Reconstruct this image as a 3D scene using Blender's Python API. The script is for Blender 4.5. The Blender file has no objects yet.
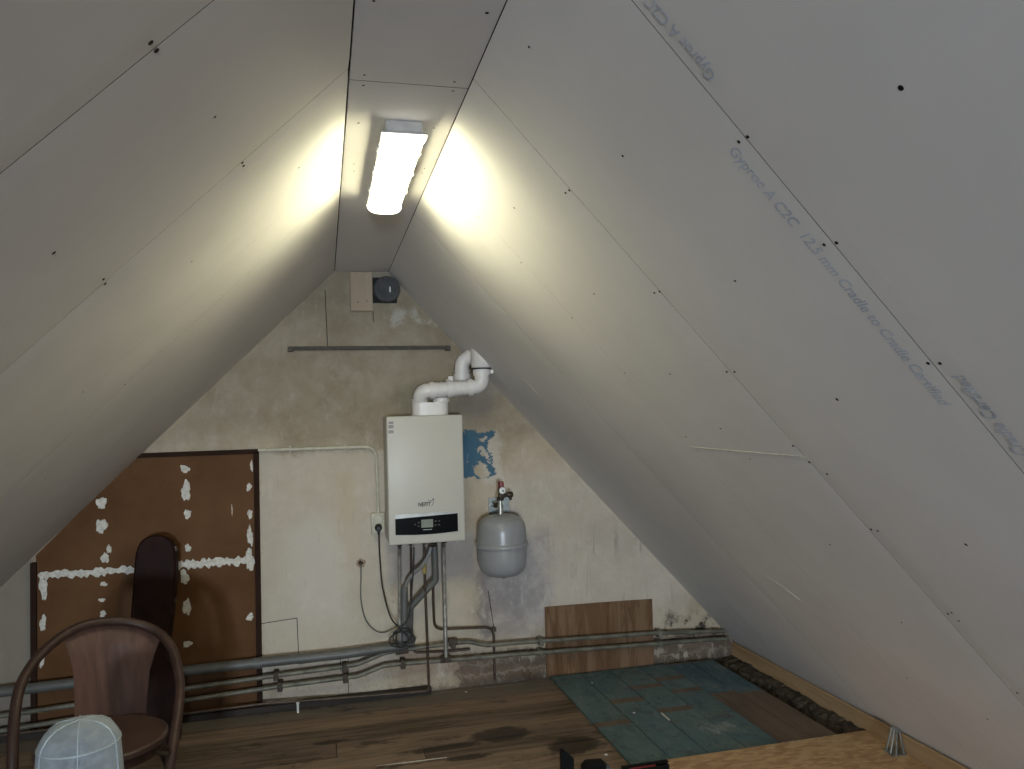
import bpy, bmesh, math, random
from mathutils import Vector, Matrix
random.seed(7)
C = bpy.context.scene.collection
sc = bpy.context.scene

# ---------------------------------------------------------------- camera
H = 1.545                                   # eye height of the photographer
FPX, PITCH, YAW, ROLL = 766.33, 0.0403, 0.2421, -0.0286
fwd = Vector((math.sin(YAW)*math.cos(PITCH), math.cos(YAW)*math.cos(PITCH), math.sin(PITCH)))
rt0 = Vector((math.cos(YAW), -math.sin(YAW), 0)); up0 = rt0.cross(fwd)
rt = math.cos(ROLL)*rt0 + math.sin(ROLL)*up0
up = -math.sin(ROLL)*rt0 + math.cos(ROLL)*up0
EYE = Vector((0, 0, H))
cam = bpy.data.objects.new('camera', bpy.data.cameras.new('camera'))
C.objects.link(cam); sc.camera = cam
cam.data.sensor_width = 36; cam.data.lens = FPX/1024*36
cam.data.clip_start = 0.02
m3 = Matrix((rt, up, -fwd)).transposed()
cam.matrix_world = Matrix.Translation(EYE) @ m3.to_4x4()

# ---------------------------------------------------------------- world, daylight, exposure
w = bpy.data.worlds.new('sky'); sc.world = w; w.use_nodes = True
w.node_tree.nodes['Background'].inputs[0].default_value = (0.62, 0.74, 1, 1)
w.node_tree.nodes['Background'].inputs[1].default_value = 1.0
day = bpy.data.lights.new('window_daylight', 'AREA')
day.shape = 'RECTANGLE'; day.size = 0.62; day.size_y = 0.62
day.color = (0.73, 0.87, 1.0); day.energy = 385
dayo = bpy.data.objects.new('window_daylight', day); C.objects.link(dayo)
dayo.location = (-0.65, -6.52, 1.03); dayo.rotation_euler = (math.radians(90), 0, 0)
sc.view_settings.view_transform = 'Standard'; sc.view_settings.look = 'None'
sc.view_settings.gamma = 1; sc.view_settings.use_curve_mapping = False
sc.view_settings.exposure = 0.54
sc.cycles.use_denoising = True
LAMP_STRENGTH = 31.0

# ---------------------------------------------------------------- measuring helpers (camera survey -> room points)
WY = 4.4                                    # the gable wall
def ray(x, y): return (x-512)/FPX*rt - (y-384.5)/FPX*up + fwd
def PY(x, y, Y): d = ray(x, y); return EYE + d*(Y/d.y)
def PZ(x, y, z): d = ray(x, y); return EYE + d*((z-H)/d.z)
RT0, RT1 = Vector((.375, 0, 2.385)), Vector((2.445, 0, .121))      # right slope, top and foot
LT0, LT1 = Vector((.075, 0, 2.385)), Vector((-1.595, 0, .752))
RD = (RT1-RT0).normalized(); LD = (LT1-LT0).normalized()
RN = Vector((RD.z, 0, -RD.x)); RN = RN if RN.x < 0 else -RN       # into the room
LN = Vector((-LD.z, 0, LD.x)); LN = LN if LN.x > 0 else -LN
def PS(x, y, side):
    p0, n = (RT0, RN) if side == 'R' else (LT0, LN)
    d = ray(x, y); return EYE + d*((p0-EYE).dot(n)/d.dot(n))

# ---------------------------------------------------------------- mesh helpers
ROOT = {}
def link(name, bm, mats, parent=None, smooth=False, kind=None):
    me = bpy.data.meshes.new(name)
    off = ROOT.get(parent.name, Vector()) if parent else Vector()
    bmesh.ops.recalc_face_normals(bm, faces=bm.faces)
    if off.length: bmesh.ops.translate(bm, verts=bm.verts, vec=-off)
    bm.to_mesh(me); bm.free()
    for mt in (mats if isinstance(mats, (list, tuple)) else [mats]): me.materials.append(mt)
    if smooth:
        for p in me.polygons: p.use_smooth = True
        me.set_sharp_from_angle(angle=math.radians(40))
    o = bpy.data.objects.new(name, me); C.objects.link(o)
    if parent: o.parent = parent; ROOT[o.name] = off
    else: ROOT[o.name] = Vector()
    if kind: o['kind'] = kind
    return o
def tag(o, label, cat, group=None):
    o['label'] = label; o['category'] = cat
    if group: o['group'] = group
    return o
def thing(name, loc, label, cat, group=None):
    o = bpy.data.objects.new(name, None); C.objects.link(o); o.location = loc
    o.empty_display_size = .05
    ROOT[o.name] = Vector(loc); return tag(o, label, cat, group)
def solo(name, bm, mats, label, cat, group=None, smooth=True):
    """a thing that is a single mesh: origin moved to its own base"""
    o = link(name, bm, mats, None, smooth)
    vs = [v.co for v in o.data.vertices]
    c = Vector(((min(v.x for v in vs)+max(v.x for v in vs))/2, (min(v.y for v in vs)+max(v.y for v in vs))/2, min(v.z for v in vs)))
    o.data.transform(Matrix.Translation(-c)); o.location = c; ROOT[o.name] = c
    return tag(o, label, cat, group)
def B(): return bmesh.new()
def box(bm, lo, hi, bev=0, mi=0, seg=2):
    lo, hi = Vector(lo), Vector(hi)
    r = bmesh.ops.create_cube(bm, size=1); vs = r['verts']
    for v in vs: v.co = Vector((lo[i]+(hi[i]-lo[i])*(v.co[i]+.5) for i in range(3)))
    fs = {f for v in vs for f in v.link_faces}
    for f in fs: f.material_index = mi
    if bev:
        es = {e for v in vs for e in v.link_edges}
        bmesh.ops.bevel(bm, geom=list(es), offset=bev, segments=seg, affect='EDGES', profile=.5)
    return bm
def rounded(pts, R, n=5):
    """polyline with its corners rounded to radius R"""
    pts = [Vector(p) for p in pts]; out = [pts[0]]
    for a, b, c in zip(pts, pts[1:], pts[2:]):
        u, v = (a-b), (c-b); lu, lv = u.length, v.length; u.normalize(); v.normalize()
        ang = u.angle(v)
        if ang > math.pi-.03: out.append(b); continue
        t = min(R/math.tan(ang/2), lu*.48, lv*.48)
        p, q = b+u*t, b+v*t
        for i in range(n+1):
            s = i/n; out.append((p*(1-s)+b*s)*(1-s)+(b*(1-s)+q*s)*s)
    out.append(pts[-1]); return out
def spline(pts, n=8, closed=False):
    pts = [Vector(p) for p in pts]; out = []
    P = pts if closed else [pts[0]*2-pts[1]]+pts+[pts[-1]*2-pts[-2]]
    m = len(pts); rng = range(m) if closed else range(m-1)
    for i in rng:
        if closed: a, b, c, d = (P[(i+k-1) % m] for k in range(4))
        else: a, b, c, d = P[i:i+4]
        for k in range(n):
            t = k/n
            out.append(.5*((2*b)+(c-a)*t+(2*a-5*b+4*c-d)*t*t+(3*b-a-3*c+d)*t**3))
    if not closed: out.append(pts[-1])
    return out
def tube(bm, pts, r, n=12, mi=0, cap=True):
    pts = [Vector(p) for p in pts]; N = len(pts)
    rs = r if isinstance(r, (list, tuple)) else [r]*N
    T = [(pts[min(i+1, N-1)]-pts[max(i-1, 0)]).normalized() for i in range(N)]
    u = T[0].orthogonal().normalized(); rings = []
    for i in range(N):
        u = (u - T[i]*u.dot(T[i])).normalized(); v = T[i].cross(u)
        rings.append([bm.verts.new(pts[i]+rs[i]*(math.cos(2*math.pi*k/n)*u+math.sin(2*math.pi*k/n)*v)) for k in range(n)])
    for a, b in zip(rings, rings[1:]):
        for k in range(n):
            bm.faces.new((a[k], a[(k+1) % n], b[(k+1) % n], b[k])).material_index = mi
    if cap:
        bm.faces.new(rings[0]).material_index = mi; bm.faces.new(rings[-1]).material_index = mi
    return bm
def lathe(bm, prof, c, n=32, axis='Z', mi=0):
    """prof: (radius, height) pairs turned about an axis through c"""
    c = Vector(c); rings = []
    def at(r, h, a):
        x, y = r*math.cos(a), r*math.sin(a)
        return c + (Vector((x, y, h)) if axis == 'Z' else Vector((x, -h, y)) if axis == 'Y' else Vector((h, x, y)))
    for r, h in prof:
        if r < 1e-5: rings.append([bm.verts.new(at(0, h, 0))])
        else: rings.append([bm.verts.new(at(r, h, 2*math.pi*k/n)) for k in range(n)])
    for a, b in zip(rings, rings[1:]):
        for k in range(n):
            q = [a[k % len(a)], a[(k+1) % len(a)], b[(k+1) % len(b)], b[k % len(b)]]
            q = list(dict.fromkeys(q))
            if len(q) > 2: bm.faces.new(q).material_index = mi
    if len(rings[0]) > 1: bm.faces.new(rings[0]).material_index = mi
    if len(rings[-1]) > 1: bm.faces.new(rings[-1]).material_index = mi
    return bm
def prism(bm, poly, depth, mi=0):
    """poly: 3-D outline, pushed along depth"""
    depth = Vector(depth); a = [bm.verts.new(Vector(p)) for p in poly]; b = [bm.verts.new(Vector(p)+depth) for p in poly]
    fs = [bm.faces.new(a), bm.faces.new(b[::-1])]
    n = len(a)
    for i in range(n): fs.append(bm.faces.new((a[i], b[i], b[(i+1) % n], a[(i+1) % n])))
    for f in fs: f.material_index = mi
    return bm
def text_mesh(name, body, size, M, mat, parent, shear=0, bold=0, extrude=.0002):
    cu = bpy.data.curves.new(name, 'FONT'); cu.body = body; cu.size = size; cu.shear = shear
    cu.extrude = extrude; cu.offset = bold; cu.align_x = 'LEFT'
    to = bpy.data.objects.new(name+'_curve', cu); C.objects.link(to)
    me = bpy.data.meshes.new_from_object(to.evaluated_get(bpy.context.evaluated_depsgraph_get()))
    bpy.data.objects.remove(to); me.name = name
    off = ROOT.get(parent.name, Vector())
    me.transform(M); me.transform(Matrix.Translation(-off)); me.materials.clear(); me.materials.append(mat)
    o = bpy.data.objects.new(name, me); C.objects.link(o); o.parent = parent; ROOT[o.name] = off
    return o
def frame(x, y, z, o):                     # matrix from axes
    m = Matrix((x, y, z)).transposed().to_4x4(); m.translation = o; return m

# ---------------------------------------------------------------- material helpers
class NT:
    def __init__(s, name):
        s.mat = bpy.data.materials.new(name); s.mat.use_nodes = True
        s.t = s.mat.node_tree; s.b = s.t.nodes['Principled BSDF']
        s.co = s.t.nodes.new('ShaderNodeTexCoord').outputs['Object']
    def put(s, sock, v):
        if isinstance(v, bpy.types.NodeSocket): s.t.links.new(v, sock)
        elif isinstance(v, (tuple, list)) and len(v) == 3 and sock.type == 'RGBA': sock.default_value = (*v, 1)
        else: sock.default_value = v
    def n(s, typ, out=0, **k):
        nd = s.t.nodes.new('ShaderNode'+typ)
        for a, v in list(k.items()):
            if a.startswith('p_'): setattr(nd, a[2:], v)
        for a, v in k.items():
            if not a.startswith('p_'):
                s.put(nd.inputs[int(a[1:]) if a[0] == 'i' and a[1:].isdigit() else a.replace('_', ' ')], v)
        return nd.outputs[out]
    def math(s, op, a, b=0.0, clamp=False): return s.n('Math', p_operation=op, p_use_clamp=clamp, i0=a, i1=b)
    def ramp(s, v, lo, hi, smooth=True, a=0., b=1.):
        return s.n('MapRange', p_interpolation_type='SMOOTHSTEP' if smooth else 'LINEAR', Value=v, From_Min=lo, From_Max=hi, To_Min=a, To_Max=b)
    def mix(s, f, a, b, mode='MIX'):
        nd = s.t.nodes.new('ShaderNodeMix'); nd.data_type = 'RGBA'; nd.blend_type = mode
        s.put(nd.inputs[0], f); s.put(nd.inputs[6], a); s.put(nd.inputs[7], b); return nd.outputs[2]
    def scale(s, v, xyz, loc=(0, 0, 0)): return s.n('Mapping', Vector=v, Scale=xyz, Location=loc)
    def noise(s, sc_, det=4, rough=.6, vec=None, dist=0):
        return s.n('TexNoise', Vector=vec if vec is not None else s.co, Scale=sc_, Detail=det, Roughness=rough, Distortion=dist)
    def bump(s, h, strength=.3, dist=.01):
        s.put(s.b.inputs['Normal'], s.n('Bump', Strength=strength, Distance=dist, Height=h))
    def fin(s, col, rough=.6, metal=0):
        s.put(s.b.inputs['Base Color'], col); s.put(s.b.inputs['Roughness'], rough); s.put(s.b.inputs['Metallic'], metal)
        return s.mat
    def xyz(s):
        nd = s.t.nodes.new('ShaderNodeSeparateXYZ'); s.t.links.new(s.co, nd.inputs[0]); return nd.outputs
def pm(name, col, rough=.5, metal=0, var=.12, sc_=20, bump=0, spec=None):
    """plain procedural material: base colour broken up by noise"""
    t = NT(name); nz = t.noise(sc_, 5)
    c = t.mix(t.ramp(nz, .3, .7), tuple(x*(1-var) for x in col), tuple(min(1, x*(1+var)) for x in col))
    if bump: t.bump(nz, bump, .003)
    if spec is not None: t.b.inputs['Specular IOR Level'].default_value = spec
    return t.fin(c, rough, metal)
def wood(name, dark, light, axis='X', rough=.6, grain=9, dirt=0., dirtcol=(.02, .016, .012), spec=.3):
    t = NT(name)
    s = {'X': (.35, 6, 6), 'Y': (6, .35, 6), 'Z': (6, 6, .35)}[axis]
    rnd = t.n('NewGeometry', out=8)          # random per island
    v = t.n('VectorMath', p_operation='ADD', i0=t.scale(t.co, s), i1=t.n('CombineXYZ', X=t.math('MULTIPLY', rnd, 37.), Y=t.math('MULTIPLY', rnd, 11.), Z=0.))
    nz = t.noise(grain*.35, 8, .65, v, .6); n2 = t.noise(grain*1.8, 5, .6, v)
    f = t.math('ADD', t.math('MULTIPLY', t.ramp(nz, .3, .7), .65), t.math('MULTIPLY', n2, .35))
    f = t.math('ADD', f, t.math('MULTIPLY', t.math('SUBTRACT', rnd, .5), .45), True)
    c = t.mix(f, dark, light)
    if dirt:
        d = t.ramp(t.noise(3.2, 6, .7, t.scale(t.co, {'X': (.6, 1.6, 1), 'Y': (1.6, .6, 1), 'Z': (1, 1, .6)}[axis])), .52, .72)
        c = t.mix(t.math('MULTIPLY', d, dirt), c, dirtcol)
    t.bump(nz, .25, .004); t.b.inputs['Specular IOR Level'].default_value = spec
    return t.fin(c, rough)

# ---- wall plaster of the gable: aged, patched, stained
def gable_material():
    t = NT('aged_gable_plaster'); X, _, Z = t.xyz()
    dn = t.math('MULTIPLY', t.math('SUBTRACT', t.noise(7, 6, .7), .5), .22)
    dn2 = t.math('MULTIPLY', t.math('SUBTRACT', t.noise(31, 6, .75), .5), .10)
    d = t.math('ADD', dn, dn2)
    Xd, Zd = t.math('ADD', X, d), t.math('ADD', Z, t.math('MULTIPLY', d, -.8))
    def bx(x0, x1, z0, z1, s=.03, sharp=False):
        xx, zz = (X, Z) if sharp else (Xd, Zd)
        m = t.math('MULTIPLY', t.ramp(xx, x0-s, x0+s), t.ramp(xx, x1-s, x1+s, True, 1., 0.))
        return t.math('MULTIPLY', m, t.math('MULTIPLY', t.ramp(zz, z0-s, z0+s), t.ramp(zz, z1-s, z1+s, True, 1., 0.)))
    n1 = t.noise(2.2, 8, .68); n2 = t.noise(9, 8, .7); n3 = t.noise(45, 6, .7)
    vstr = t.noise(5, 7, .65, t.scale(t.co, (4, 1, .35)))
    c = t.mix(t.ramp(n1, .32, .68), (.36, .305, .225), (.52, .465, .375))
    c = t.mix(t.math('MULTIPLY', t.ramp(n2, .45, .75), .55), c, (.59, .54, .47))
    c = t.mix(t.math('MULTIPLY', t.ramp(n3, .55, .8), .30), c, (.26, .23, .17))
    c = t.mix(t.math('MULTIPLY', t.ramp(vstr, .5, .8), .25), c, (.30, .27, .21))
    # smoother pale board zone between the brown panel and the boiler
    c = t.mix(t.math('MULTIPLY', bx(-.36, .36, .18, 1.37, .02), .75), c, t.mix(n2, (.50, .465, .39), (.62, .595, .53)))
    c = t.mix(t.math('MULTIPLY', bx(-.2, .12, .45, 1.0, .10), .5), c, (.62, .63, .60))
    # yellow brown damp trace left of the socket
    c = t.mix(t.math('MULTIPLY', bx(.06, .16, .72, 1.25, .05), .28), c, (.47, .38, .22))
    # pale zone around and right of the vessel
    c = t.mix(t.math('MULTIPLY', bx(1.0, 2.2, .35, 1.2, .12), .55), c, t.mix(n2, (.48, .46, .42), (.66, .64, .60)))
    # grey smoky wash under boiler and vessel
    c = t.mix(t.math('MULTIPLY', bx(.33, .85, .60, .88, .06), .55), c, (.36, .35, .37))
    c = t.mix(t.math('MULTIPLY', bx(.86, 1.28, .25, .86, .07), .60), c, t.mix(t.ramp(n2, .35, .7), (.25, .24, .27), (.44, .43, .45)))
    c = t.mix(t.math('MULTIPLY', bx(.42, .80, .30, .60, .06), .4), c, (.60, .58, .50))
    c = t.mix(t.math('MULTIPLY', bx(.86, .92, .25, .66, .015), .45), c, (.16, .15, .16))
    # grey drips low on the right
    drip = t.ramp(t.noise(4, 7, .7, t.scale(t.co, (5, 1, .5))), .55, .72)
    c = t.mix(t.math('MULTIPLY', t.math('MULTIPLY', bx(1.25, 2.1, .38, .85, .10), drip), .6), c, (.16, .15, .14))
    # raw greyish bits high at the apex and round the flue
    c = t.mix(t.math('MULTIPLY', bx(.40, .62, 1.58, 1.72, .04), .5), c, (.24, .23, .16))
    c = t.mix(t.math('MULTIPLY', bx(.78, .96, 1.50, 1.75, .05), .5), c, (.33, .29, .27))
    c = t.mix(t.math('MULTIPLY', bx(.36, .8, 2.08, 2.17, .03), t.ramp(n2, .45, .6)), c, (.62, .60, .56))
    # remains of blue paint beside the boiler
    def ell(cx, cz, rx, rz):
        u = t.math('DIVIDE', t.math('SUBTRACT', Xd, cx), rx); v = t.math('DIVIDE', t.math('SUBTRACT', Zd, cz), rz)
        return t.ramp(t.math('ADD', t.math('MULTIPLY', u, u), t.math('MULTIPLY', v, v)), .8, 1.1)
    keep = ell(.905, 1.415, .026, .022)
    for e in ((.905, 1.335, .018, .028), (.885, 1.235, .042, .045), (.960, 1.33, .022, .06), (.925, 1.29, .012, .014)): keep = t.math('MULTIPLY', keep, ell(*e))
    blue = t.math('MULTIPLY', bx(.70, .965, 1.19, 1.465, .004), keep)
    c = t.mix(t.math('MULTIPLY', bx(.90, 1.0, 1.14, 1.46, .02), .6), c, (.60, .58, .54))
    c = t.mix(blue, c, t.mix(n2, (.050, .125, .20), (.085, .18, .27)))
    # lower band: rust, soot, bare brick
    c = t.mix(t.math('MULTIPLY', bx(.36, .70, .10, .24, .04), .65), c, t.mix(n2, (.30, .20, .13), (.44, .36, .30)))
    c = t.mix(t.math('MULTIPLY', bx(-.35, .04, .05, .24, .05), .5), c, t.mix(n2, (.22, .15, .11), (.42, .38, .32)))
    c = t.mix(t.math('MULTIPLY', bx(-.26, .33, .03, .14, .02), .6), c, (.50, .47, .40))
    c = t.mix(t.math('MULTIPLY', t.math('MULTIPLY', bx(-.36, .72, -.05, .30, .05), t.ramp(n3, .5, .72)), .5), c, (.16, .10, .065))
    brick = t.n('TexBrick', Vector=t.n('CombineXYZ', X=Xd, Y=Zd, Z=0.), Color1=(.10, .07, .05), Color2=(.20, .15, .115), Mortar=(.24, .21, .175),
                Scale=1., Mortar_Size=.009, Mortar_Smooth=.5, Brick_Width=.21, Row_Height=.065)
    brick = t.mix(t.math('MULTIPLY', t.ramp(n3, .4, .7), .6), brick, (.09, .075, .06))
    c = t.mix(t.math('MULTIPLY', bx(.70, 1.30, -.05, .18, .025), .9), c, brick)
    c = t.mix(t.math('MULTIPLY', bx(1.86, 2.6, -.05, .17, .03), .95), c, brick)
    c = t.mix(t.math('MULTIPLY', bx(1.9, 2.2, .03, .10, .02), t.ramp(n2, .52, .58)), c, (.40, .36, .30))
    soot = t.ramp(t.noise(12, 7, .75), .47, .6)
    c = t.mix(t.math('MULTIPLY', bx(2.0, 2.6, .13, .30, .06), soot), c, (.03, .027, .025))
    c = t.mix(t.math('MULTIPLY', bx(-3, 3, -.1, .03, .02), .6), c, (.07, .06, .05))
    t.bump(t.math('ADD', n2, t.math('MULTIPLY', n3, .4)), .35, .006)
    scuff = t.ramp(t.noise(6, 9, .75, t.scale(t.co, (2.6, 1, 1.0), (4, 0, 1))), .56, .70)
    c = t.mix(t.math('MULTIPLY', scuff, .45), c, (.66, .64, .60))
    scr = t.ramp(t.noise(11, 7, .7, t.scale(t.co, (7, 1, .45), (1, 0, 6))), .58, .74)
    c = t.mix(t.math('MULTIPLY', scr, .35), c, (.27, .24, .19))
    c = t.mix(t.math('MULTIPLY', t.ramp(X, -1.46, -1.42, True, 1., 0.), .75), c, (.17, .155, .135))  # shade of the far left corner, painted into the plaster colour
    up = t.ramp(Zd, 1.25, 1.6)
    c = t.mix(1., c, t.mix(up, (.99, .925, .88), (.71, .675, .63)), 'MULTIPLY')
    t.b.inputs['Specular IOR Level'].default_value = .2
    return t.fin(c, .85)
def board_material(name, a, b):
    t = NT(name); n1 = t.noise(1.6, 4, .6); n2 = t.noise(30, 4, .6)
    c = t.mix(t.ramp(n1, .3, .7), a, b)
    streak = t.ramp(t.noise(3.5, 5, .6, t.scale(t.co, (.5, 5, .5))), .56, .75)
    c = t.mix(t.math('MULTIPLY', streak, .18), c, (.84, .82, .81))
    t.bump(n2, .05, .002); t.b.inputs['Specular IOR Level'].default_value = .25
    return t.fin(c, .75)
M = dict(
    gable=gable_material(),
    board=board_material('grey_plasterboard', (.73, .708, .695), (.79, .768, .755)),
    cavity=pm('dark_roof_cavity', (.02, .018, .016), .9),
    screw=pm('black_screw_head', (.010, .010, .010), .6, spec=.1),
    print=pm('pale_blue_print', (.54, .58, .66), .8, spec=.1),
    filler=pm('white_filler', (.62, .59, .53), .9, var=.18, sc_=60, bump=.4),
    floor=wood('worn_floorboards', (.058, .041, .030), (.185, .138, .102), 'X', .8, 9, .75, (.016, .013, .011)),
    hard=None,
    framew=pm('dark_stained_strip', (.028, .014, .009), .7, spec=.08),
    sole=wood('new_softwood', (.30, .19, .10), (.46, .32, .19), 'Y', .7, 7, .25),
    crust=pm('crumbling_mortar_crust', (.055, .040, .028), .95, var=.75, sc_=28, bump=1),
    skirt=wood('dark_batten', (.012, .008, .006), (.036, .024, .017), 'X', .6, 9),
    steel=pm('zinc_steel_pipe', (.52, .50, .45), .34, .75, .25, 25),
    dullsteel=pm('painted_heating_pipe', (.145, .135, .105), .5, .2, .35, 14),
    copper=pm('tarnished_copper', (.085, .056, .040), .5, .4, .3, 22),
    pvc=pm('grey_plastic_pipe', (.105, .103, .096), .45, 0, .12, 12),
    pvclight=pm('light_grey_hose', (.23, .225, .215), .5, 0, .1, 12),
    brass=pm('brass_fitting', (.55, .42, .15), .35, .5),
    darkbrass=pm('dark_brass_valve', (.06, .045, .03), .45, .6),
    rust=pm('rusty_clip', (.075, .055, .043), .8, .2, .4, 60),
    white=pm('white_enamel', (.53, .50, .445), .35, 0, .02, 5, spec=.25),
    flue=pm('white_flue_plastic', (.72, .68, .66), .35, 0, .04, 8),
    seal=pm('black_rubber', (.012, .012, .013), .6),
    black=pm('black_gloss_panel', (.004, .004, .005), .3, spec=.05),
    blackm=pm('black_plastic', (.006, .006, .006), .6, spec=.1),
    silver=pm('silver_trim', (.36, .35, .33), .35, .5),
    lcd=pm('lcd_glass', (.22, .24, .20), .2),
    logo=pm('dark_logo_print', (.03, .03, .035), .5),
    sticker=pm('pale_mauve_sticker', (.27, .23, .24), .6),
    vessel=pm('grey_vessel_enamel', (.285, .285, .29), .30, 0, .05, 6),
    red=pm('red_cap', (.19, .022, .020), .4),
    dial=pm('white_dial', (.75, .75, .72), .3),
    cream=pm('cream_plastic', (.52, .48, .38), .45),
    cable=pm('black_cable', (.012, .012, .012), .5),
    gcable=pm('grey_cable', (.12, .115, .10), .6),
    lamp_body=pm('lamp_white_plastic', (.36, .345, .33), .5),
    vent=pm('dark_grey_vent', (.085, .085, .085), .85, spec=.1),
    pine=wood('pale_painted_wood', (.38, .29, .20), (.48, .38, .28), 'Z', .7, 6),
    leanboard=None,
    rail=pm('brown_rail', (.058, .044, .033), .6, .0, .3, 40),
    case=pm('dark_brown_case', (.018, .007, .0055), .6, 0, .25, 20, spec=.12),
    chair=wood('dark_bentwood', (.017, .008, .006), (.052, .027, .020), 'Z', .45, 6, spec=.25),
    splat=wood('worn_chair_plywood', (.034, .015, .010), (.140, .070, .048), 'Z', .55, 5, spec=.3),
    seat=wood('chair_seat_ply', (.055, .031, .026), (.088, .052, .044), 'X', .45, 5, spec=.3),
    galv=pm('galvanised_steel', (.34, .36, .35), .35, .8, .2, 40),
    osb=None, blue=None, bare=None,
)
# worn floorboards: every board its own tone, black stains, pale scuffs, grey first row at the wall
t = NT('worn_floorboards'); rnd = t.n('NewGeometry', out=8); X, Y, _ = t.xyz()
v = t.n('VectorMath', p_operation='ADD', i0=t.scale(t.co, (1.1, 14, 1)), i1=t.n('CombineXYZ', X=t.math('MULTIPLY', rnd, 37.), Y=t.math('MULTIPLY', rnd, 11.), Z=0.))
g1 = t.noise(1.6, 9, .7, v, .4); g2 = t.noise(7, 6, .7, v)
f = t.math('ADD', t.math('MULTIPLY', t.ramp(g1, .3, .7), .6), t.math('MULTIPLY', t.ramp(g2, .25, .75), .4))
f = t.math('ADD', f, t.math('MULTIPLY', t.math('SUBTRACT', rnd, .5), .55), True)
c = t.mix(f, (.068, .047, .033), (.270, .190, .134))
c = t.mix(t.ramp(Y, 4.19, 4.23, True, 0., .75), c, t.mix(g2, (.095, .082, .068), (.24, .21, .18)))
st = t.ramp(t.noise(2.6, 8, .72, t.scale(t.co, (.8, 2.2, 1))), .56, .66)
c = t.mix(t.math('MULTIPLY', st, .75), c, (.022, .018, .015))
def spot(cx, cy, rx, ry):
    nd = t.math('MULTIPLY', t.math('SUBTRACT', t.noise(9, 6, .75), .5), 2.2)
    u = t.math('DIVIDE', t.math('SUBTRACT', X, cx), rx); v_ = t.math('DIVIDE', t.math('SUBTRACT', Y, cy), ry)
    return t.ramp(t.math('ADD', t.math('ADD', t.math('MULTIPLY', u, u), t.math('MULTIPLY', v_, v_)), nd), .5, 1.1, True, 1., 0.)
for px in ((503, 734, .17, .09), (441, 748, .22, .035), (470, 757, .12, .03), (575, 745, .14, .10), (330, 742, .10, .02)):
    q = PZ(px[0], px[1], 0); c = t.mix(t.math('MULTIPLY', spot(q.x, q.y, px[2], px[3]), .8), c, (.022, .019, .017))
sp = t.ramp(t.noise(9, 8, .8, t.scale(t.co, (.6, 2.5, 1), (3, 1, 0))), .62, .72)
c = t.mix(t.math('MULTIPLY', sp, .5), c, (.016, .013, .011))
sc1 = t.ramp(t.noise(6, 8, .8, t.scale(t.co, (.5, 3, 1), (7, 2, 0))), .62, .74)
c = t.mix(t.math('MULTIPLY', sc1, .4), c, (.30, .26, .22))
t.bump(g2, .3, .004); t.b.inputs['Specular IOR Level'].default_value = .2
M['floor'] = t.fin(c, .8)
# hardboard
t = NT('brown_hardboard'); n1 = t.noise(2.5, 6, .6)
t.b.inputs['Specular IOR Level'].default_value = .08
M['hard'] = t.fin(t.mix(t.ramp(n1, .3, .7), (.098, .045, .018), (.140, .068, .030)), .6)
# leaning board with pale drip marks
t = NT('water_marked_board'); dr = t.ramp(t.noise(4, 6, .65, t.scale(t.co, (3, 1, .35)), .8), .46, .60)
ed = t.ramp(t.noise(3.6, 5, .6, t.scale(t.co, (3.2, 1, .3), (2, 0, 0)), .8), .49, .53)
ed2 = t.math('MULTIPLY', ed, t.math('SUBTRACT', 1., t.ramp(t.noise(3.6, 5, .6, t.scale(t.co, (3.2, 1, .3), (2, 0, 0)), .8), .53, .58)))
c = t.mix(dr, (.145, .080, .042), (.20, .122, .072))
t.b.inputs['Specular IOR Level'].default_value = .1
M['leanboard'] = t.fin(t.mix(t.math('MULTIPLY', ed2, .5), c, (.075, .037, .018)), .75)
# strand board
t = NT('strand_board'); v = t.n('TexVoronoi', out=1, Vector=t.scale(t.co, (22, 60, 20)), Scale=1.); n1 = t.noise(6, 6)
c = t.mix(t.n('SeparateColor', Color=v), (.36, .21, .10), (.56, .37, .20)); c = t.mix(t.math('MULTIPLY', t.ramp(n1, .5, .8), .5), c, (.22, .12, .055))
M['osb'] = t.fin(c, .75)
# scuffed blue paint
t = NT('scuffed_blue_paint'); rnd = t.n('ObjectInfo', out=5); n1 = t.noise(3.5, 8, .7); n2 = t.noise(12, 8, .75); n3 = t.noise(16, 8, .8, t.scale(t.co, (2, .6, 1)))
c = t.mix(rnd, (.060, .112, .150), (.100, .155, .160))
c = t.mix(t.math('MULTIPLY', t.ramp(n1, .42, .62), .65), c, (.150, .192, .185))
c = t.mix(t.math('MULTIPLY', t.ramp(n2, .50, .62), .7), c, (.048, .082, .108))
c = t.mix(t.math('MULTIPLY', t.ramp(n3, .54, .64), .55), c, (.25, .27, .26))
c = t.mix(t.math('MULTIPLY', t.ramp(t.noise(8, 8, .75, t.scale(t.co, (1, 1, 1), (5, 3, 0))), .57, .62), .6), c, (.10, .070, .050))
X, Y, _ = t.xyz(); q = PZ(717, 728, .013)
u = t.math('DIVIDE', t.math('SUBTRACT', X, q.x-1.75), .11); v_ = t.math('DIVIDE', t.math('SUBTRACT', Y, q.y-3.75), .07)
sm = t.ramp(t.math('ADD', t.math('ADD', t.math('MULTIPLY', u, u), t.math('MULTIPLY', v_, v_)), t.math('MULTIPLY', t.math('SUBTRACT', n3, .5), 9.)), -.2, .9, True, 1., 0.)
c = t.mix(t.math('MULTIPLY', sm, .6), c, (.34, .35, .34))
t.b.inputs['Specular IOR Level'].default_value = .2
M['blue'] = t.fin(c, .6)
M['bare'] = wood('bare_worn_board', (.095, .066, .048), (.185, .135, .100), 'Y', .8, 8, .4, (.04, .032, .028))
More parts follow.
